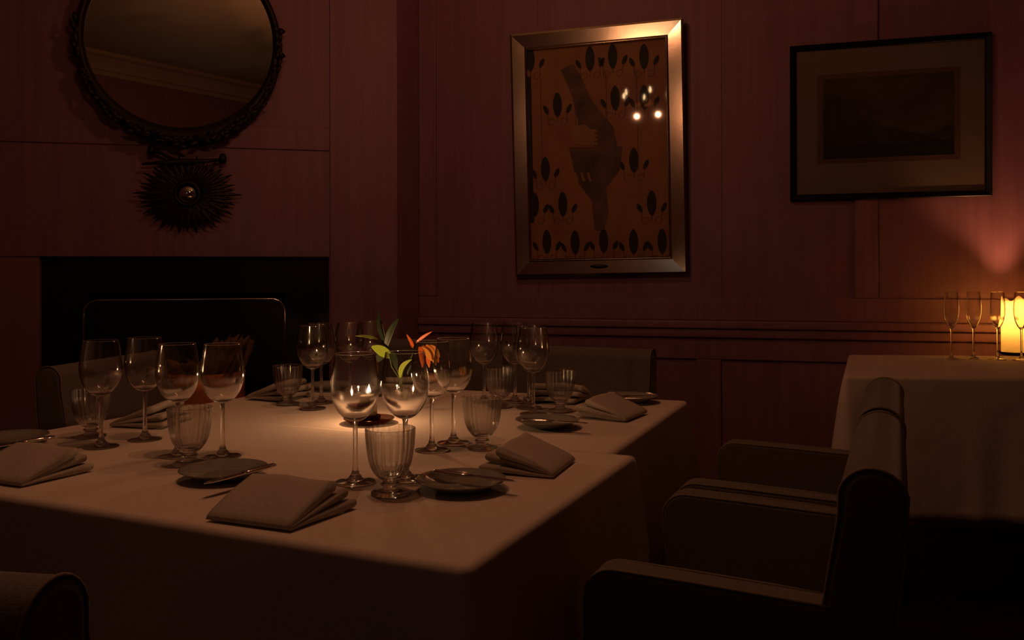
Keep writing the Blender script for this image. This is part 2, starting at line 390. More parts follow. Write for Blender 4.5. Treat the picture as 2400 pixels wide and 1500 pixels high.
ss, sz = onL(441, 455, .04)
sun = empty('sunburst_mirror', E0+LX*ss+LN*.045+Vector((0,0,sz)), LA, 'oval sunburst ornament with a small convex mirror at its centre below the round mirror', 'sunburst mirror')
P = []; nr = 56
for i in range(nr):
    a = 2*PI*i/nr; ex = 1/math.sqrt((math.cos(a)/.235)**2+(math.sin(a)/.185)**2)
    ex *= (1.0, .86, .93, .82)[i % 4]*(1.05 if abs(math.cos(a)) > .985 else 1)
    d = Vector((math.cos(a), 0, math.sin(a))); P.append(g_leaf(d*.045+Vector((0, -.012, 0)), d*ex, .024, Vector((0, -.010, 0)), 5, 0, th=.006))
v, f = g_lathe([(0, 0), (.15, 0), (.155, .008), (0, .012)], 40); v = [Vector((p.x, -p.z+.03, p.y*.8)) for p in v]; P.append((v, f))
v, f = join(P); mesh('rays', v, f, M['gilt_dark'], sun)
v, f = g_lathe([(.044, 0), (.046, .014), (.053, .018), (.060, .012), (.062, 0), (.044, 0)], 48); v = [Vector((p.x, -p.z-.012, p.y)) for p in v]; mesh('ring', v, f, M['gilt_dark'], sun)
prof = [(.0455*math.sin(t*PI/2*.98/8), .026*math.cos(t*PI/2/8)-.008) for t in range(9)]
v, f = g_lathe([(0, prof[0][1])]+prof[1:]+[(.0455, -.01), (0, -.01)], 48); v = [Vector((p.x, -p.z-.014, p.y)) for p in v]; mesh('convex_mirror', v, f, M['mirror'], sun)
# ribbon with tassels above the rays
pts = [Vector((-.155, -.012, .20)), Vector((-.11, -.014, .185)), Vector((-.06, -.016, .155)), Vector((0, -.018, .15)), Vector((.07, -.016, .155)), Vector((.15, -.012, .165))]
v1 = g_tube(pts, [.010,.007,.011,.014,.010,.008], 8)
v2 = g_tube([Vector((-.02, -.018, .15)), Vector((-.10, -.014, .145)), Vector((-.20, -.01, .135))], [.012,.009,.006], 8)
P = [v1, v2]
for c in ((-.158, .205), (.158, .170)):
    v, f = g_lathe([(0, -.028), (.014, -.022), (.019, 0), (.013, .02), (0, .026)], 14); P.append(([p+Vector((c[0], -.014, c[1])) for p in v], f))
v, f = join(P); mesh('ribbon', v, f, M['gilt_dark'], sun)

# ------------------------------------------------------------------ pictures on the long wall
def g_frame(w, h, b, d, back=.0):
    """mitred frame with a slightly hollow face: outer size w,h, border b, depth d (towards -y)"""
    V = []; Fc = []
    prof = [(0, back), (0, -d), (b*.12, -d-.002), (b*.86, -d+.004), (b*.93, -d-.001), (b, -d+.002), (b, back)]
    m = len(prof)
    for cx, cz in ((-1,-1), (1,-1), (1,1), (-1,1)):
        for q, y in prof: V.append(Vector((cx*(w/2-q), y, cz*(h/2-q))))
    for i in range(4):
        for k in range(m):
            Fc.append([i*m+k, ((i+1) % 4)*m+k, ((i+1) % 4)*m+(k+1) % m, i*m+(k+1) % m])
    return V, Fc
def onwall_empty(name, px, py, off, roll, label, cat, tilt=0):
    s, z = onR(px, py, off)
    o = empty(name, W0+RX*s+RN*off+Vector((0,0,z)), 0, label, cat)
    o.matrix_world = Matrix.Translation(o.location) @ Matrix.Rotation(RA, 4, 'Z') @ Matrix.Rotation(roll, 4, 'Y') @ Matrix.Rotation(tilt, 4, 'X')
    return o, s, z
fr, fs_, fz_ = onwall_empty('framed_poster', 1399.5, 355, .046, -.014, 'tall poster of dark leaf pattern in a wide silver frame, left of the landscape print', 'picture', tilt=math.radians(1.6))
FW, FH, FB = .848, 1.205, .083
v, f = g_frame(FW, FH, FB, .014, .028); mesh('silver_frame', v, f, M['silver_frame'], fr, smooth=False)
iw, ih = FW-2*FB, FH-2*FB
# art sheet
def px2art(px, py):
    s, z = onR(px, py, .03); a, b = (s-fs_), (z-fz_); c, s_ = math.cos(-.014), math.sin(-.014)
    return (a*c-b*s_*-1*0 , b)
V = []; Fc = []; FM = []
def flat_poly(pts, y, mi):
    b = len(V); V.extend([Vector((x, y, z)) for x, z in pts]); Fc.append(list(range(b, len(V)))); FM.append(mi)
flat_poly([(-iw/2-.01, -ih/2-.01), (iw/2+.01, -ih/2-.01), (iw/2+.01, ih/2+.01), (-iw/2-.01, ih/2+.01)], .004, 0)
def almond(cx, cz, w, h, rot=0, mi=1, y=.003):
    pts = []
    for i in range(20):
        t = 2*PI*i/20; x = math.copysign(abs(math.sin(t))**1.2, math.sin(t))*w/2; z = math.cos(t)*h/2
        pts.append((cx+x*math.cos(rot)-z*math.sin(rot), cz+x*math.sin(rot)+z*math.cos(rot)))
    flat_poly(pts, y, mi)
def strip(p, wd, mi=1, y=.0032):
    for (x0, z0), (x1, z1) in zip(p, p[1:]):
        L = math.hypot(x1-x0, z1-z0) or 1; nx, nz = -(z1-z0)/L*wd/2, (x1-x0)/L*wd/2
        flat_poly([(x0+nx, z0+nz), (x1+nx, z1+nz), (x1-nx, z1-nz), (x0-nx, z0-nz)], y, mi)
for px_, py_ in ((1249,140),(1310,246),(1445,232),(1513,232),(1441,135),(1514,137),(1388,140),(1279,395),(1486,378),(1252,478),(1318,478),(1526,478),(1279,565),(1345,568),(1412,565),(1482,568),(1549,568)):
    x, z = px2art(px_, py_); almond(x, z, .046, .122, 0, 1)
    strip([(x, z-.05), (x, z-.085)], .004, 4)
    for sg in (-1, 1):
        almond(x+sg*.058, z-.022, .022, .050, -sg*.45, 1, .0031)
        strip([(x+sg*.050, z-.04), (x+sg*.046, z-.085)], .003, 4)
        # thin scroll beneath each leaf
        cc = [(x+sg*.032+.020*math.cos(t*.45)*(1-.03*t), z-.085+.020*math.sin(t*.45)*(1-.03*t)) for t in range(15)]
        strip(cc, .0025, 4)
for px_ in (1272, 1352, 1425, 1496): x, z = px2art(px_, 340); strip([(x, -.1), (x, .38)], .003, 4, .0034)
def art_poly(pp, mi, y): flat_poly([px2art(a, b) for a, b in pp], y, mi)
art_poly([(1320,165),(1350,150),(1368,185),(1392,240),(1440,300),(1448,345),(1400,350),(1360,300),(1345,230)], 2, .0022)
art_poly([(1335,345),(1460,345),(1452,400),(1420,440),(1425,500),(1412,540),(1392,540),(1385,470),(1350,420)], 2, .0021)
art_poly([(1250,520),(1250,180),(1238,180),(1238,520)], 1, .0021)
art_poly([(1340,300),(1372,292),(1395,310),(1398,330),(1378,342),(1345,338)], 3, .0015)
for i in range(4): art_poly([(1368+i*2,302+i*10),(1400,305+i*10),(1403,311+i*10),(1370,309+i*10)], 3, .0013)
for x0 in (1345, 1360, 1375): art_poly([(x0,405),(x0+6,405),(x0+12,425),(x0+6,425)], 3, .0012)
mesh('poster_sheet', V, Fc, [M['art_ground'], M['art_dark'], M['art_green'], M['art_yellow'], M['art_line']], fr, smooth=False, fm=FM, recalc=False)
box('glazing', (0, -.004, 0), (iw+.004, .002, ih+.004), M['pane'], fr)
v, f = g_frame(iw+.006, ih+.006, .004, .0135, 0); mesh('inner_lip', v, f, M['silver'], fr, smooth=False)
v, f = g_lathe([(0, 0), (.045, 0), (.045, .003), (0, .004)], 28); v = [Vector((p.x, -.0145-p.z*.6, p.y*.22-FH/2+FB*.52)) for p in v]; mesh('name_plaque', v, f, M['gilt_dark'], fr)

f2, s2_, z2_ = onwall_empty('framed_print', 2081, 279, .02, .0, 'dark landscape print with buff mount in a black frame above the side table', 'picture')
PW, PH, PB = .835, .712, .027
v, f = g_frame(PW, PH, PB, .006, .018); mesh('black_frame', v, f, M['black_frame'], f2, smooth=False)
w2, h2 = PW-2*PB, PH-2*PB
box('mount', (0, .006, 0), (w2+.01, .004, h2+.01), M['mat_board'], f2)
V = []; Fc = []; FM = []
cx_, cz_ = onR(2080, 272, .02)[0]-s2_, onR(2080, 272, .02)[1]-z2_
a_ = .593; b_ = .408
flat_poly([(cx_-a_/2, cz_-b_/2), (cx_+a_/2, cz_-b_/2), (cx_+a_/2, cz_+b_/2), (cx_-a_/2, cz_+b_/2)], .0035, 2)
a_ -= .05; b_ -= .045
X0, X1, Z0, Z1 = cx_-a_/2, cx_+a_/2, cz_-b_/2, cz_+b_/2
flat_poly([(X0, Z0), (X1, Z0), (X1, Z1), (X0, Z1)], .0030, 0)
def q(u, w): return (X0+(X1-X0)*u, Z0+(Z1-Z0)*w)
rnd = random.Random(9)
ridge = [(0,.78),(.06,.80),(.14,.77),(.18,.70),(.22,.66),(.27,.60),(.30,.48),(.33,.45),(.345,.55),(.36,.58),(.375,.53),(.40,.46),(.46,.38),(.52,.37),(.60,.34),(.66,.30),(.74,.27),(.80,.24),(.86,.27),(.93,.33),(1,.36)]
fine = []
for (a0, b0), (a1, b1) in zip(ridge, ridge[1:]):
    for k in range(4): fine.append((a0+(a1-a0)*k/4, b0+(b1-b0)*k/4+rnd.uniform(-.008, .008)))
fine.append(ridge[-1])
flat_poly([q(0, 0)]+[q(1, 0)]+[q(a, b) for a, b in fine[::-1]], .0025, 1)
flat_poly([q(0, 0), q(1, 0), q(1, .16), q(.8, .20), q(.6, .14), q(.4, .19), q(.2, .13), q(0, .17)], .0020, 3)
mesh('landscape_sheet', V, Fc, [M['print_sky'], M['print_land'], M['mat_line'], M['art_dark']], f2, smooth=False, fm=FM, recalc=False)
box('glazing', (0, -.001, 0), (w2+.004, .002, h2+.004), M['pane'], f2)

# ------------------------------------------------------------------ tables and cloths
def poly_perimeter(corners, rad=.014, step=.02):
    """closed perimeter (counter-clockwise) with rounded corners; returns [(point, outward normal, side index, corner weight)]"""
    n = len(corners); out = []
    for i in range(n):
        p0, p, p1 = corners[i-1], corners[i], corners[(i+1) % n]
        a = (p-p0).normalized(); b = (p1-p).normalized()
        na = Vector((a.y, -a.x, 0)); nb = Vector((b.y, -b.x, 0))
        th = math.acos(max(-1, min(1, a.dot(b)))); t = rad*math.tan(th/2)
        c = p-a*t-na*rad
        for k in range(7):
            q_ = na.lerp(nb, k/6).normalized(); out.append((c+q_*rad, q_, i, 1.0))
        st = p+b*t
        th2 = 0
        nxt = corners[(i+2) % n]; b2 = (nxt-p1).normalized(); th2 = rad*math.tan(math.acos(max(-1, min(1, b.dot(b2))))/2)
        en = p1-b*th2; L = (en-st).length; m = max(2, int(L/step))
        for k in range(1, m):
            x = k/m; dd = min(x*L, (1-x)*L); out.append((st.lerp(en, x), nb, i, max(0, 1-dd/.16)**2))
    return out
def cloth(name, corners, ztop, drops, seed, label, hem_wave=.012, group=None, bend=.014):
    """drops[i] = drop length of the side that starts at corner i (counter-clockwise)"""
    per = poly_perimeter(corners); n = len(per); rnd = random.Random(seed)
    per_len = 0; acc = []
    for i in range(n):
        acc.append(per_len); per_len += (per[(i+1) % n][0]-per[i][0]).length
    ph = [rnd.uniform(0, 6.28) for _ in range(6)]; fr_ = [7, 12, 19, 27, 36, 50]
    # smoothed drop lengths
    D = []
    for i, (p, nn, sd, cw) in enumerate(per):
        D.append(drops[sd] if cw < 1 or drops[sd] == drops[sd-1] else min(drops[sd], drops[sd-1]))
    for _ in range(3): D = [(D[i-1]+D[i]+D[(i+1) % n])/3 for i in range(n)]
    rings = []
    def fold(i, depth):
        s_ = acc[i]/per_len*2*PI
        w = sum(math.sin(s_*fr_[k]+ph[k])*(1.0/(1+k*.35)) for k in range(5))
        return w*hem_wave*depth**1.3
    V = []
    def ring(fn):
        r = []
        for i in range(n): V.append(fn(i)); r.append(len(V)-1)
        rings.append(r)
    for ins in (.0138, .0129, .012):
        ring(lambda i: Vector((*(per[i][0]-per[i][1]*ins).xy, ztop)))
    for k in range(1, 6):
        a = k/5*PI/2
        ring(lambda i: Vector((*(per[i][0]-per[i][1]*(.012-bend*math.sin(a)*min(1, D[i]/.05))).xy, ztop-bend*(1-math.cos(a))*min(1, D[i]/.05))))
    for k in range(1, 15):
        t = k/14
        def fn(i):
            p, nn, sd, cw = per[i]; dep = t*min(1, D[i]/.4)
            off = (bend-.012)*min(1, D[i]/.05)+.004*t+fold(i, dep)*(1 if D[i] > .1 else 0)+cw*.055*dep**.8
            return Vector((*(p+nn*max(off, .001)).xy, ztop-bend*min(1, D[i]/.05)-D[i]*t))
        ring(fn)
    Fc = [rings[0][:]]
    for A, B in zip(rings, rings[1:]):
        for i in range(n): j = (i+1) % n; Fc.append([A[i], B[i], B[j], A[j]])
    o = mesh(name, V, Fc, M['cloth'])
    so = o.modifiers.new('thickness', 'SOLIDIFY'); so.thickness = .0016; so.offset = -1
    return tag(o, label, 'tablecloth', group)
def table_under(name, corners, ztop, label):
    c = sum(corners, Vector((0,0,0)))/4
    t = empty(name, Vector((c.x, c.y, 0)), 0, label, 'table')
    ins = [c+(p-c)*(1-.02/((p-c).length)) for p in corners]
    V = [Vector((p.x-c.x, p.y-c.y, z)) for z in (ztop-.035, ztop) for p in ins]
    mesh('tabletop', V, [[0,1,2,3],[4,5,6,7]]+[[i, (i+1) % 4, 4+(i+1) % 4, 4+i] for i in range(4)], M['wood'], t, smooth=False)
    for p in corners:
        q_ = c+(p-c)*.86; v, f = g_prism([(-.03,-.03),(.03,-.03),(.03,.03),(-.03,.03)], 0, 1)
        V = []
        for z, r in ((0, .022), (ztop-.035, .034)): V += [Vector((q_.x-c.x+a*r, q_.y-c.y+b*r, z)) for a, b in ((-1,-1),(1,-1),(1,1),(-1,1))]
        bevel(mesh('leg', V, [[0,1,2,3],[4,5,6,7]]+[[i, (i+1) % 4, 4+(i+1) % 4, 4+i] for i in range(4)], M['wood'], t), .004, 2)
    return t
A_ = at(1097, 1333); P_ = at(1478, 1074); Bc = at(1612, 937); Cc = at(754, 896); Dc = at(-407, 1095)
A_ = A_+Vector((0,0,0))
edge = (P_-A_).normalized(); left = (Dc-Cc)
# seam between the two tables runs parallel to the near edge
Q_ = Dc+(Cc-Dc).normalized()*((P_-A_).length)
in_off = N*-.053
P2 = P_+in_off+U*.004; Q2 = Q_+U*.004+N*-.0
near = [A_, P_+edge*.03, Q_+(Cc-Dc).normalized()*.03, Dc]
near_t = [A_, P_, Q_, Dc]
far = [P2, Bc, Cc, Q2]
table_under('dining_table', [a+(sum(near_t, Vector())/4-a)*.0 for a in near_t], TZ-.003, 'near dining table under the white cloth, closer to the camera')
table_under('dining_table', far, TZ-.005, 'far dining table under the white cloth, on the fireplace side')
# perimeters counter-clockwise seen from above: A -> P -> Q -> D
cloth('tablecloth', [Vector((p.x, p.y, 0)) for p in near], TZ, [.44, .004, .44, .44], 1, 'white linen cloth on the near table, its hem hanging at the front corner', group=None)
cloth('tablecloth', [Vector((p.x, p.y, 0)) for p in far], TZ-.002, [.44, .44, .44, .004], 2, 'white linen cloth on the far half of the laid table', hem_wave=.010)
SZ = .79
sA = at(1976, 881, SZ); sB = at(1989, 831, SZ); sdir = (at(2400, 885, SZ)-sA).normalized()
sD = sA+sdir*1.35; sC = sB+sdir*1.35
side = [Vector((p.x, p.y, 0)) for p in (sA, sD, sC, sB)]
# counter-clockwise check
def ccw(pts):
    a = sum(pts[i].x*pts[(i+1) % len(pts)].y-pts[(i+1) % len(pts)].x*pts[i].y for i in range(len(pts))); return a > 0
table_under('side_table', side, SZ-.003, 'side table against the right wall under a long white cloth')
cloth('tablecloth', side, SZ, [.455]*4, 3, 'long white cloth over the side table by the candle', hem_wave=.007)

# ------------------------------------------------------------------ armchairs
def make_chair():
    r = empty('armchair', (0,0,0))
    w = .575; aw = .058; hw = w/2
    # arms: side outline (y,z), front towards -y
    def arm_outline(g=0):
        return [(-.255+g, .30)]+arc(-.205, .600, .05-g, 180, 90, 6)+[(.13, .640-g), (.15, .55), (.15, .30)]
    for sg in (-1, 1):
        x0, x1 = (sg*hw, sg*(hw-aw)) if sg > 0 else (-hw, -hw+aw)
        v, f = g_prism(arm_outline(), min(x0, x1), max(x0, x1)); o = bevel(mesh('arm', v, f, M['fabric'], r), .009, 3)
        for xx in (min(x0, x1)+.0035, max(x0, x1)-.0035):
            pts = [Vector((xx, a, b)) for a, b in [(-.2525, .31)]+arc(-.205, .600, .0478, 180, 90, 6)+[(-.08, .6455), (.04, .6418), (.128, .6375)]]
            v, f = g_tube(pts, .0030, 8); mesh('piping', v, f, M['piping'], o)
    # back: leaning pad with rolled top
    out = [(.085, .30), (.088, .42), (.098, .55), (.118, .68), (.136, .775)]
    out += arc(.182, .798, .047, 165, 12, 10)
    out += [(.221, .70), (.205, .55), (.192, .40), (.188, .30)]
    v, f = g_prism(out, -hw+.002, hw-.002); o = bevel(mesh('backrest', v, f, M['fabric'], r), .012, 3)
    for sg in (-1, 1):
        pts = [Vector((sg*(hw-.0055), a+(.0025 if a < .12 else 0), b)) for a, b in out]; v, f = g_tube(pts, .0026, 8); mesh('piping', v, f, M['piping'], o)
    v, f = g_box((0, -.075, .345), (w-2*aw-.002, .32, .09)); bevel(mesh('seat_frame', v, f, M['fabric'], r), .01)
    v, f = g_box((0, -.08, .43), (w-2*aw-.004, .33, .085)); bevel(mesh('seat_cushion', v, f, M['fabric'], r), .03, 4)
    for sx_ in (-1, 1):
        for y in (-.22, .165):
            V = []
            for z, q_, dy in ((0, .015, .02*(1 if y > 0 else 0)), (.305, .024, 0)): V += [Vector((sx_*(hw-.04)+a*q_, y+dy+b*q_, z)) for a, b in ((-1,-1),(1,-1),(1,1),(-1,1))]
            bevel(mesh('leg', V, [[0,1,2,3],[4,5,6,7]]+[[i, (i+1) % 4, 4+(i+1) % 4, 4+i] for i in range(4)], M['wood'], r), .003, 2)
    return r
proto = make_chair()
def chair(u, n, face, label, first=False, dr=0):
    """face: world direction the sitter looks"""
    o = proto if first else copy_tree(proto)
    o.location = un(u, n); o.rotation_euler = (0, 0, math.atan2(face.y, face.x)+PI/2+dr)
    return tag(o, label, 'armchair', 'upholstered armchairs round the laid table')
TH = math.atan2(U.y, U.x)
chair(1.622, -.215, -N, 'olive-beige upholstered armchair at the right table side, nearest the camera', True)
chair(2.245, -.215, -N, 'olive-beige armchair second along the right table side, before the side table')
bl = chair(.665, -1.033, U, 'upholstered chair in the bottom left corner seen from behind', dr=.25)
bl.name = 'dining_chair'; bl['category'] = 'chair'; del bl['group']
for ch in list(bl.children):                                       # this one shows no arms
    if ch.name.startswith('arm'):
        for g in list(ch.children): bpy.data.objects.remove(g)
        bpy.data.objects.remove(ch)
chair(2.97, -1.115, -U, 'armchair beyond the far table edge, right of its twin, by the panelled wall')
chair(3.08, -1.76, -U, 'armchair beyond the far table edge behind the flowers, left of its twin', dr=.10)
chair(2.161, -2.277, N, 'armchair at the left table side in front of the fireplace', dr=.245)

# ------------------------------------------------------------------ glassware
GH = .232; SEG = 56
def smooth_prof(pts, n=5):
    """Catmull-Rom through (r,z) points"""
    out = []
    P = [pts[0]]+list(pts)+[pts[-1]]
    for i in range(1, len(P)-2):
        p0, p1, p2, p3 = P[i-1], P[i], P[i+1], P[i+2]
        for k in range(n):
            t = k/n
            out.append(tuple(.5*((2*p1[a])+(-p0[a]+p2[a])*t+(2*p0[a]-5*p1[a]+4*p2[a]-p3[a])*t*t+(-p0[a]+3*p1[a]-3*p2[a]+p3[a])*t**3) for a in (0, 1)))
    out.append(pts[-1]); return [(max(0, r), z) for r, z in out]
def bowl_mesh(name, outer, t_top, t_bot, zt, parent, tm, km, seg=SEG):
    """closed bowl shell; wall thickens downward; faces under zt use the solid glass"""
    z0 = outer[0][1]; z1 = outer[-1][1]
    inner = []
    for r, z in outer:
        q_ = (z-z0)/(z1-z0); t = t_bot*(1-min(1, q_/.45))**2+t_top
        inner.append((r-t if r-t > 0 else 0, z))
    # inner bottom sits higher than the outer one
    inner = [(r, z) for r, z in inner if z > z0+.006 and r > .002]
    zb = inner[0][1]-.0015
    prof = [(0, z0)]+outer[1:]+[((outer[-1][0]+inner[-1][0])/2, outer[-1][1]+.0006)]+inner[::-1]+[(inner[0][0]*.5, zb), (0, zb-.0004)]
    v, f = g_lathe(prof, seg)
    fm = [1 if min(v[i].z for i in q_) > z1-.0009 else 0 for q_ in f]   # the rounded lip is solid glass
    return mesh(name, v, f, [tm, km], parent, fm=fm)
def make_wine_glass():
    r = empty('wine_glass', (0,0,0))
    o = smooth_prof([(.0, .1105), (.012, .1120), (.026, .1220), (.0375, .1400), (.0436, .1640), (.0432, .1850), (.0398, .2080), (.0362, .2320)], 4)
    bowl_mesh('bowl', o, .0010, .0035, .150, r, M['bowl'], M['glass_thick'])
    st = smooth_prof([(.0065, .1120), (.0046, .104), (.0042, .085), (.0042, .05), (.0048, .028), (.0075, .016), (.012, .010)], 4)
    v, f = g_lathe([(0, .1125)]+st+[(0, .0096)], 24); mesh('stem', v, f, M['glass_thick'], r)
    ft = [(0, .0115)]+smooth_prof([(.010, .0098), (.018, .0052), (.028, .0030), (.0365, .0016)], 4)+[(.0370, .0008), (.0362, 0), (0, .0002)]
    v, f = g_lathe(ft, SEG); mesh('foot', v, f, M['glass_thick'], r)
    return r
def make_tumbler():
    r = empty('water_goblet', (0,0,0))
    rib = lambda a, rr, z: .020*math.cos(24*a)*(1 if z > .03 else 0)*min(1, max(0, (z-.03)/.02))
    o = smooth_prof([(.0, .0225), (.013, .0235), (.024, .032), (.0345, .050), (.0402, .080), (.0425, .112)], 5)
    inner = [(max(0, rr-.0019-.003*max(0, 1-(z-.0225)/.03)), z) for rr, z in o if z > .030]
    inner = [p for p in inner if p[0] > .003]
    prof = [(0, .0225)]+o[1:]+[((o[-1][0]+inner[-1][0])/2, .1128)]+inner[::-1]+[(inner[0][0]*.5, inner[0][1]-.001), (0, inner[0][1]-.0012)]
    v, f = g_lathe(prof, 192, rib); mesh('bowl', v, f, M['ribbed'], r)
    ft = [(0, .0235), (.0125, .0235), (.0125, .021), (.0165, .019), (.0165, .016), (.0125, .0135), (.014, .0095), (.024, .006), (.0325, .0045), (.0335, .0025), (.0325, 0), (0, .0004)]
    v, f = g_lathe(ft, SEG); mesh('foot', v, f, M['glass_thick'], r)
    return r
wp = make_wine_glass(); first = [True, True, True, True, True]
def put(proto_, k, p, rz, label, cat, group, sc=1):
    o = proto_ if first[k] else copy_tree(proto_); first[k] = False
    o.location = p; o.rotation_euler = (0, 0, rz); o.scale = (sc, sc, sc)
    return tag(o, label, cat, group)
WG = [(833,1130,'empty wine glass standing front left of the pair by the candle'), (950,1122,'wine glass directly behind the front ribbed goblet, right of the pair by the candle'),
      (1012,1055,'nearer wine glass of the pair left of the right-hand ribbed goblet'), (1063,1038,'farther wine glass of the pair left of the right-hand ribbed goblet'),
      (417,1068,'wine glass behind the ribbed goblet at the left front plate'), (522,1070,'wine glass just above the left front bread plate, right of its pair'),
      (237,1047,'leftmost wine glass on the table, near the napkin at the left edge'), (340,1030,'wine glass beside the leftmost one, before the left napkin'),
      (733,957,'nearer wine glass of the pair before the right edge of the fireplace'), (753,943,'farther wine glass overlapping its pair before the right edge of the fireplace'),
      (820,936,'wine glass seen behind the front left glass, left of the flowers'), (868,927,'wine glass seen through the flowers behind the candle'),
      (1250,970,'nearest wine glass of the cluster before the right far armchair'), (1239,955,'wine glass half hidden behind the nearest glass of the right cluster'),
      (1135,941,'leftmost wine glass of the far right cluster'), (1207,941,'middle wine glass of the far right cluster, between the outer ones')]
for x, y, lb in WG: put(wp, 0, at(x, y, TZ+.0005), random.uniform(0, 6), lb, 'wine glass', 'empty wine glasses on the laid table')
tp = make_tumbler()
TG = [(915,1157,'ribbed water goblet at the front, between the folded napkin and bread plate'), (445,1087,'ribbed water goblet at the left front plate'),
      (1130,1051,'ribbed water goblet at the right side, behind the open-fanned napkin'), (1313,963,'ribbed water goblet right of the far wine glasses before the far napkin'),
      (1172,953,'ribbed water goblet hidden among the far right wine glasses'), (675,947,'ribbed water goblet by the far left napkin before the fireplace'),
      (213,1024,'ribbed water goblet behind the leftmost wine glass')]
for x, y, lb in TG: put(tp, 1, at(x, y, TZ+.0005), random.uniform(0, 6), lb, 'goblet', 'ribbed water goblets on the laid table')
def make_flute():
    r = empty('champagne_flute', (0,0,0))
    o = smooth_prof([(.0, .118), (.007, .121), (.016, .134), (.0245, .162), (.0275, .195), (.0255, .232), (.0225, .262)], 4)
    bowl_mesh('bowl', o, .0010, .004, .150, r, M['bowl'], M['glass_thick'], 40)
    st = smooth_prof([(.006, .120), (.0040, .108), (.0036, .07), (.0036, .03), (.007, .012), (.011, .008)], 4)
    v, f = g_lathe([(0, .121)]+st+[(0, .0075)], 20); mesh('stem', v, f, M['glass_thick'], r)
    v, f = g_lathe([(0, .009), (.010, .0078), (.02, .0036), (.0325, .0014), (.0325, 0), (0, .0002)], 40); mesh('foot', v, f, M['glass_thick'], r)
    return r
fp_ = make_flute()
for x, y, lb in [(2230,842,'champagne flute farthest left on the side table'), (2282,841,'second champagne flute from the left on the side table'),
                 (2338,843,'champagne flute just left of the glowing pillar candle'), (2394,845,'champagne flute in front of the glowing pillar candle')]:
    put(fp_, 2, at(x, y, SZ+.0005), 0, lb, 'champagne flute', 'champagne flutes on the side table')

# ------------------------------------------------------------------ bread plates and knives
def make_plate():
    v, f = g_lathe([(0, .0065), (.040, .0065), (.052, .0085), (.060, .0125), (.070, .0165), (.079, .0195), (.0795, .0185), (.071, .0145), (.061, .0095), (.052, .0040), (.040, .0030), (.038, 0), (.034, 0), (.033, .0030), (0, .0032)], 64)
    return mesh('bread_plate', v, f, M['porcelain'])
pp = make_plate()
PLT = [(1080,1146,'shallow bread plate at the front right between goblet and fanned napkin'), (524,1120,'shallow bread plate behind the front folded napkin'),
       (1283,1000,'shallow bread plate on the right side before the far wine glasses'), (1478,941,'shallow bread plate near the far right table corner'),
       (775,912,'shallow bread plate at the far side behind the pair of glasses'), (22,1041,'shallow bread plate at the left edge behind the leftmost napkin')]
for x, y, lb in PLT: put(pp, 3, at(x, y, TZ+.0005), 0, lb, 'plate', 'bread plates on the laid table')
def make_knife():
    r = empty('butter_knife', (0,0,0))
    L = .165
    # handle along +x from 0, thick part; blade beyond
    V = []; Fc = []; st = [(0, .004, .0022), (.004, .0078, .0036), (.03, .0085, .0040), (.06, .0070, .0036), (.078, .0046, .0030)]
    for x, w, h in st:
        for k in range(10): a = 2*PI*k/10; V.append(Vector((x, w*math.cos(a), h*math.sin(a))))
    for i in range(len(st)-1):
        for k in range(10): Fc.append([i*10+k, i*10+(k+1) % 10, (i+1)*10+(k+1) % 10, (i+1)*10+k])
    Fc += [list(range(10)), [(len(st)-1)*10+k for k in range(10)]]
    mesh('handle', V, Fc, M['silver'], r)
    top = [(.076, .0045), (.088, .0075), (.11, .0085), (.135, .0085), (.155, .0065), (.165, 0)]; bot = [(.155, -.0055), (.135, -.0062), (.11, -.006), (.088, -.005), (.076, -.0045)]
    pl_ = top+bot; n = len(pl_)
    V = [Vector((x, y, .0008)) for x, y in pl_]+[Vector((x, y, -.0008)) for x, y in pl_]
    mesh('blade', V, [list(range(n)), [n+i for i in range(n)][::-1]]+[[i, (i+1) % n, n+(i+1) % n, n+i] for i in range(n)], M['silver'], r, smooth=False)
    return r
kp = make_knife()
KN = [((1017,1104),(1205,1128),'butter knife lying across the front right bread plate'), ((645,1089),(487,1131),'butter knife lying across the bread plate behind the front napkin'),
      ((1224,983),(1362,991),'butter knife lying across the right side bread plate'), ((127,1023),(-5,1046),'butter knife on the plate at the left edge, only its handle showing'),
      ((1412,930),(1505,927),'butter knife on the far right corner plate')]
for a, b, lb in KN:
    pa = at(*a, TZ+.0245); pb = at(*b, TZ+.0245); d = pb-pa
    o = put(kp, 4, pa, math.atan2(d.y, d.x), lb, 'butter knife', 'butter knives on the bread plates')

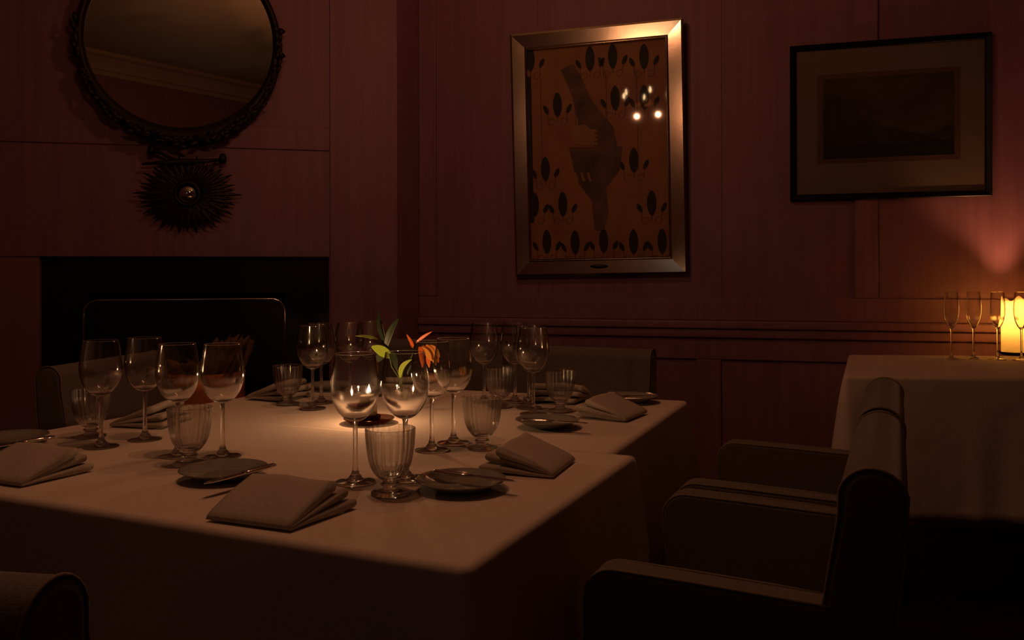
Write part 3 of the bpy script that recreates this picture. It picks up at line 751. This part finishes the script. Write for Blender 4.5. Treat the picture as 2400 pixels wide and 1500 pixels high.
# ------------------------------------------------------------------ napkins: one cloth folded into leaves that fan out from the spine
def make_napkin(seed, name='folded_napkin'):
    rnd = random.Random(seed); L = .155; P = []
    leaves = [(.103, .046, .0185), (.128, .031, .0145), (.140, .0150, .0125)]
    for k, (tl, tz, th) in enumerate(leaves):
        tl += rnd.uniform(-.004, .004); nx = 14; ny = 10; sk = rnd.uniform(-.004, .006)*(k+1)
        # closed cross-section: top line from spine to tip, round tip, back along the underside
        V = []; Fc = []; prof = []
        for i in range(ny+1): t = i/ny; prof.append((t*tl, .0055+(2-k)*.0022+(tz-.004)*(t**.85), 1))
        top = prof[:]
        und = [(y, max(.0012, z-th*(.22+.78*(y/tl)**.8)), -1) for y, z, _ in top[::-1]]
        tipc = ((top[-1][0]), (top[-1][1]+und[0][1])/2); rt = (top[-1][1]-und[0][1])/2
        tip = [(tipc[0]+rt*1.1*math.sin(a), tipc[1]+rt*math.cos(a), 0) for a in (PI*.2, PI*.35, PI*.5, PI*.65, PI*.8)]
        loop = [(-.003, .0035, 0)]+top+tip+und; m = len(loop)
        for j in range(nx+1):
            s = j/nx; x = -L/2+s*L
            for y, z, _ in loop:
                wob = .0012*math.sin(9*s+k*2+y*40)+(.0035*math.sin(PI*s))*(y/.14)*(1 if k == 0 else .4)
                V.append(Vector((x+(sk+.003*k)*(y/.1)*1.0, y*(1-.04*math.sin(PI*s)*(k == 0)), max(.0005, z+wob*(y/.05 if y < .05 else 1)))))
        for j in range(nx):
            for q_ in range(m): Fc.append([j*m+q_, j*m+(q_+1) % m, (j+1)*m+(q_+1) % m, (j+1)*m+q_])
        Fc += [list(range(m)), [nx*m+q_ for q_ in range(m)]]
        P.append((V, Fc))
    v, f = join(P); return mesh(name, v, f, M['napkin'])
NP = [((485,1222),(683,1249),'folded ivory napkin at the front table edge, nearest the camera'), ((-115,1121),(86,1149),'folded ivory napkin at the left end of the front edge'),
      ((1288,1128),(1350,1079),'folded ivory napkin with fanned layers on the right table edge, nearer one'), ((1458,993),(1522,967),'folded ivory napkin with fanned layers on the right edge, towards the far corner'),
      ((1398,934),(1262,928),'stack-folded ivory napkin at the far edge behind the right goblet'), ((1050,918),(935,913),'folded ivory napkin at the far edge behind the flowers'),
      ((650,921),(575,937),'folded ivory napkin at the far left edge beside the goblet before the fireplace'), ((335,979),(262,1001),'folded ivory napkin at the left table edge behind the left wine glasses')]
protos = [make_napkin(11), make_napkin(12), make_napkin(13)]; used = set()
for i, (a, b, lb) in enumerate(NP):
    pa = at(*a, TZ); pb = at(*b, TZ); d = (pb-pa); k = (0, 1, 2, 1, 0, 2, 1, 0)[i]
    o = copy_tree(protos[k]) if k in used else protos[k]; used.add(k)
    c = (pa+pb)/2; o.location = (c.x, c.y, TZ+.0005); o.rotation_euler = (0, 0, math.atan2(d.y, d.x))
    tag(o, lb, 'napkin', 'folded napkins on the laid table')

# ------------------------------------------------------------------ candle on the laid table
cp = at(865, 990, TZ); cp.z = TZ+.0005
ca = empty('candle_holder', cp, 0, 'amber glass saucer candle holder glowing on the laid table', 'candle holder')
v, f = g_lathe([(0, .004), (.040, .004), (.052, .007), (.062, .0125), (.064, .0120), (.064, .010), (.054, .003), (.040, 0), (0, 0)], 64); mesh('saucer', v, f, M['amber'], ca)
v, f = g_lathe([(0, .004), (.026, .004), (.0285, .009), (.030, .018), (.0285, .018), (.0272, .010), (.024, .007), (0, .0065)], 48); mesh('cup', v, f, M['amber'], ca)
cd = empty('candle', cp+Vector((0,0,.0075)), 0, 'lit cream candle burning in the amber saucer holder', 'candle')
v, f = g_lathe([(0, 0), (.0205, 0), (.0205, .050), (.019, .0515), (.012, .0500), (0, .0485)], 40); mesh('wax', v, f, M['wax_small'], cd)
v, f = g_tube([Vector((0,0,.047)), Vector((.0005,0,.054)), Vector((.0015,0,.060))], .0009, 6); mesh('wick', v, f, M['wick'], cd)
def flame(parent, z, h, r):
    v, f = g_lathe([(0, z)]+[(r*math.sin(PI*(t**.75))*(1-.35*t)+.00001, z+h*t) for t in [i/12 for i in range(1, 12)]]+[(0, z+h)], 20)
    return mesh('flame', v, f, M['flame'], parent)
flame(cd, .0575, .032, .0062)

# ------------------------------------------------------------------ pillar candle on the side table
pc = at(2380, 832, SZ); pc.z = SZ+.0005
pd = mesh('candle_dish', *g_lathe([(0, 0), (.050, 0), (.062, .008), (.064, .014), (.058, .012), (.048, .005), (0, .005)], 48), M['dish_dark'])
pd.location = pc; tag(pd, 'small black dish under the pillar candle on the side table', 'dish')
pi_ = empty('pillar_candle', pc+Vector((0,0,.0065)), 0, 'thick glowing pillar candle at the right edge on the side table', 'candle')
hh = (832-706)/F*pc.y; R_ = .052
def rimw(a): return .010*math.sin(3*a+.8)+.006*math.sin(7*a+2)
V = []; Fc = []; seg = 56
prof = [(0, 0), (R_-.003, 0), (R_, .004)]+[(R_, hh*t) for t in (.2, .4, .6, .8)]+[(R_-.001, hh, 'rim'), (R_-.006, hh, 'rim'), (R_-.011, hh*.85), (R_-.014, hh*.65), (R_-.024, hh*.45), (R_-.038, hh*.28), (0, hh*.20)]
rings = []
for p in prof:
    r_, z_ = p[0], p[1]
    if r_ == 0: V.append(Vector((0, 0, z_))); rings.append([len(V)-1]); continue
    rg = []
    for i in range(seg):
        a = 2*PI*i/seg; V.append(Vector((r_*math.cos(a), r_*math.sin(a), z_+(rimw(a) if len(p) == 3 else 0)))); rg.append(len(V)-1)
    rings.append(rg)
for A2, B2_ in zip(rings, rings[1:]):
    for i in range(seg):
        j = (i+1) % seg
        if len(A2) == 1: Fc.append([A2[0], B2_[j], B2_[i]])
        elif len(B2_) == 1: Fc.append([A2[i], A2[j], B2_[0]])
        else: Fc.append([A2[i], A2[j], B2_[j], B2_[i]])
mesh('wax', V, Fc, M['wax'], pi_)
v, f = g_tube([Vector((0,0,hh*.21)), Vector((.001,0,hh*.65))], .0012, 6); mesh('wick', v, f, M['wick'], pi_)
flame(pi_, hh*.64, .03, .006)

# ------------------------------------------------------------------ flowers
vp = at(938, 965, TZ); vp.z = TZ+.0005
va = empty('bud_vase', vp, 0, 'small clear bud vase of orange flowers and green leaves behind the candle', 'vase')
o = smooth_prof([(.018, 0), (.026, .004), (.027, .02), (.020, .05), (.015, .075), (.019, .095)], 4)
inn = [(max(.002, r-.0018), z) for r, z in o if z > .006]
v, f = g_lathe([(0, 0)]+o+inn[::-1]+[(0, .006)], 48); mesh('glass_body', v, f, M['glass_thin'], va)
fl = empty('flower_spray', vp+Vector((0,0,.012)), 0, 'spray of orange lilies with lime and dark green leaves in the bud vase', 'flowers')
fo = fl.location
dv = vp.y
def W(px, py, dd=0): return deep(px, py, dv+dd)-fo
mouth = Vector((0, 0, .075))
def stalk(pts, r=.0014):
    v, f = g_tube(pts, r, 6); return mesh('stem', v, f, M['stalk'], fl)
stalk([Vector((-.004,0,.002)), mouth, W(918,860), W(908,815), W(896,760)], .0016)
stalk([Vector((.004,.003,.002)), mouth+Vector((.004,0,0)), W(945,870), W(965,835,-.01), W(978,808,-.01)], .0014)
stalk([Vector((.002,-.004,.002)), mouth, W(935,880), W(925,850), W(908,828)], .0013)
def leafo(a, b, w, m, bend=(0,0,0), tw=0, name='leaf', face=(0,-1,0), lab=None):
    v, f = g_leaf(a, b, w, Vector(bend), 9, tw, Vector(face)); o = mesh(name, v, f, M[m], fl)
    s = o.modifiers.new('soft', 'SUBSURF'); s.levels = 1; s.render_levels = 1
    if lab: o['label'] = lab
    return o
leafo(W(905,810), W(891,722,.02), .014, 'leaf_dark', (-.012,0,0), .4)
leafo(W(903,820), W(935,745,-.02), .024, 'leaf_dark', (-.006,0,.004), -.3)
leafo(W(886,795,.01), W(832,787,-.02), .015, 'leaf_lime', (0,0,.003), .2, face=(0,-.7,.7), lab='pale green narrow leaf')
leafo(W(918,838), W(870,812,-.03), .034, 'leaf_lime', (0,0,.004), .1, face=(0,-1,.15), lab='bright lime green leaf')
leafo(W(912,822), W(930,868,-.03), .024, 'leaf_dark', (.004,0,.004), .2)
leafo(W(900,822), W(885,850,.02), .030, 'leaf_dark', (0,0,.004), -.2)
leafo(W(938,886,-.02), W(966,842,-.03), .017, 'leaf_lime', (-.010,0,.006), .3, lab='lime green curled leaf')
leafo(W(955,880), W(978,846), .010, 'leaf_dark', (-.006,0,.004), .3)
leafo(W(972,806,-.01), W(1013,777,-.03), .010, 'petal_orange', (0,0,.003), 0, 'petal')
leafo(W(970,812,-.01), W(953,783,-.02), .010, 'petal_orange', (0,0,0), .5, 'petal')
leafo(W(968,815,-.01), W(961,800,.01), .009, 'petal_orange', (0,0,0), .5, 'petal')
for a, b, w, m in (((982,812),(990,862),.020,'petal_orange'), ((990,810),(1006,862),.022,'petal_orange'), ((998,808),(1022,858),.024,'petal_yellow'),
                   ((1004,810),(1030,838),.022,'petal_yellow'), ((984,814),(1012,846),.020,'petal_yellow'), ((1008,822),(1028,850),.018,'petal_orange')):
    leafo(W(*a, -.02), W(*b, -.04), w, m, (.004, 0, .003), .25, 'petal')

# ------------------------------------------------------------------ lamps of the room (all hang above the picture's upper edge)
lc = Vector((-.18, 2.72, 2.66))
pe = empty('pendant_lamp', Vector((lc.x, lc.y, CEIL)), 0, 'slim brass pendant with two bare bulbs over the far end of the laid table', 'pendant lamp')
v, f = g_lathe([(0, 0), (.05, 0), (.05, -.02), (0, -.03)], 32); mesh('ceiling_rose', v, f, M['brass'], pe)
v, f = g_tube([Vector((0,0,-.02)), Vector((0,0,lc.z+.12-CEIL))], .004, 8); mesh('cord', v, f, M['wick'], pe)
v, f = g_tube([Vector((-.07,0,lc.z+.12-CEIL)), Vector((.07,0,lc.z+.12-CEIL))], .006, 10); mesh('crossbar', v, f, M['brass'], pe)
for sg in (-1, 1):
    v, f = g_lathe([(0, .12), (.012, .118), (.014, .085), (0, .080)], 24); mesh('lamp_holder', [p+Vector((sg*.06, 0, lc.z-CEIL)) for p in v], f, M['brass'], pe)
    v, f = g_lathe([(0, .045), (.011, .050), (.014, .062), (.009, .080), (0, .081)], 20); mesh('bulb', [p+Vector((sg*.06, 0, lc.z-CEIL)) for p in v], f, M['bulb'], pe)
cc = Vector((-.42, 1.66, 2.42))
chd = empty('chandelier', Vector((cc.x, cc.y, CEIL)), 0, 'small crystal chandelier with six warm bulbs hanging over the near end of the laid table', 'chandelier')
zc = cc.z-CEIL
v, f = g_tube([Vector((0,0,0)), Vector((0,0,zc-.08))], .006, 8); mesh('rod', v, f, M['brass'], chd)
v, f = g_lathe([(0, zc-.14), (.02, zc-.12), (.03, zc-.09), (.015, zc-.06), (.012, zc), (0, zc+.02)], 24); mesh('centre_boss', v, f, M['brass'], chd)
for k in range(6):
    a = 2*PI*k/6; d = Vector((math.cos(a), math.sin(a), 0))
    v, f = g_tube([d*.02+Vector((0,0,zc-.09)), d*.10+Vector((0,0,zc-.12)), d*.18+Vector((0,0,zc-.10)), d*.20+Vector((0,0,zc-.06))], .004, 8); ao = mesh('arm', v, f, M['brass'], chd)
    v, f = g_lathe([(0, 0), (.008, .006), (.011, .022), (.006, .042), (0, .052)], 16); mesh('bulb', [p+d*.20+Vector((0,0,zc-.055)) for p in v], f, M['bulb'], chd)
    for q_ in (.12, .19):
        v, f = g_lathe([(0, 0), (.008, .014), (0, .04)], 8); mesh('crystal_drop', [p+d*q_+Vector((0,0,zc-.17)) for p in v], f, M['glass_thick'], chd, smooth=False)
# added fill panel in window form behind the camera, glows to lift the shadows
wl = (B1-B2).normalized(); wn = Vector((wl.y, -wl.x, 0))
if wn.dot(Vector((-1.3, 2, 0))-B2) < 0: wn = -wn
wpos = Vector((-1.12, -1.19, 0)); tt = (wpos-B2).dot(wl); wpos = B2+wl*tt+wn*.012
fill_root = empty('fill_panel_1', wpos, math.atan2(wl.y, wl.x)); fill_root['kind'] = 'structure'
WW, WZ0, WZ1 = .46, 1.95, 2.60
P = [g_box((sg*WW/2, 0, (WZ0+WZ1)/2), (.04, .05, WZ1-WZ0+.04)) for sg in (-1, 1)]+[g_box((0, 0, z), (WW+.04, .05, .04)) for z in (WZ0, WZ1)]
P += [g_box((0, 0, (WZ0+WZ1)/2), (.022, .03, WZ1-WZ0))]+[g_box((0, 0, WZ0+(WZ1-WZ0)*q_), (WW, .03, .022)) for q_ in (.33, .66)]
v, f = join(P); mesh('fill_panel_frame', v, f, M['plaster'], fill_root, smooth=False)
M['fill_glow'] = emission('fill_panel_emission', (1, .92, .82), .42)
box('fill_panel_glow', (0, 0, (WZ0+WZ1)/2), (WW, .006, WZ1-WZ0), M['fill_glow'], fill_root)

def light(kind, name, loc, power, col, size=.02, **kw):
    L = bpy.data.lights.new(name, kind); L.energy = power; L.color = col
    if kind in ('POINT', 'SPOT'): L.shadow_soft_size = size
    for k, v_ in kw.items(): setattr(L, k, v_)
    o = bpy.data.objects.new(name, L); COL.objects.link(o); o.location = loc; return o
WARM = (1, .39, .19)
for sg in (-1, 1): light('POINT', 'pendant_light', lc+Vector((sg*.06, 0, .03)), 4.2, WARM, .014)
for sg in (-1, 1): light('POINT', 'chandelier_light', cc+Vector((sg*.09, 0, -.20)), 5.6, WARM, .014)
light('POINT', 'candle_light', cp+Vector((0, 0, .098)), 1.4, (1, .51, .24), .008)
light('POINT', 'pillar_candle_light', pi_.location+Vector((0, 0, hh*.76)), 8, (1, .38, .15), .010)
w = bpy.data.worlds.new('room_dark'); S.world = w; w.use_nodes = True
w.node_tree.nodes['Background'].inputs[0].default_value = (.02, .012, .008, 1); w.node_tree.nodes['Background'].inputs[1].default_value = .1

# ------------------------------------------------------------------ camera and view
cam = bpy.data.cameras.new('camera'); co = bpy.data.objects.new('camera', cam); COL.objects.link(co); S.camera = co
cam.sensor_width = 36; cam.lens = F/2400*36; cam.shift_y = -(750-HOR)/2400; cam.clip_start = .02; cam.clip_end = 50
co.location = (0, 0, CZ); co.rotation_euler = (PI/2, ROLL, 0)
S.view_settings.view_transform = 'Standard'; S.view_settings.look = 'None'; S.view_settings.gamma = 1; S.view_settings.exposure = 0
S.view_settings.use_curve_mapping = False
cy = S.cycles; cy.max_bounces = 14; cy.transparent_max_bounces = 48; cy.transmission_bounces = 14; cy.glossy_bounces = 8; cy.diffuse_bounces = 4
cy.sample_clamp_indirect = 4; cy.sample_clamp_direct = 0; cy.use_denoising = True; cy.caustics_refractive = False; cy.caustics_reflective = False
cy.blur_glossy = 0
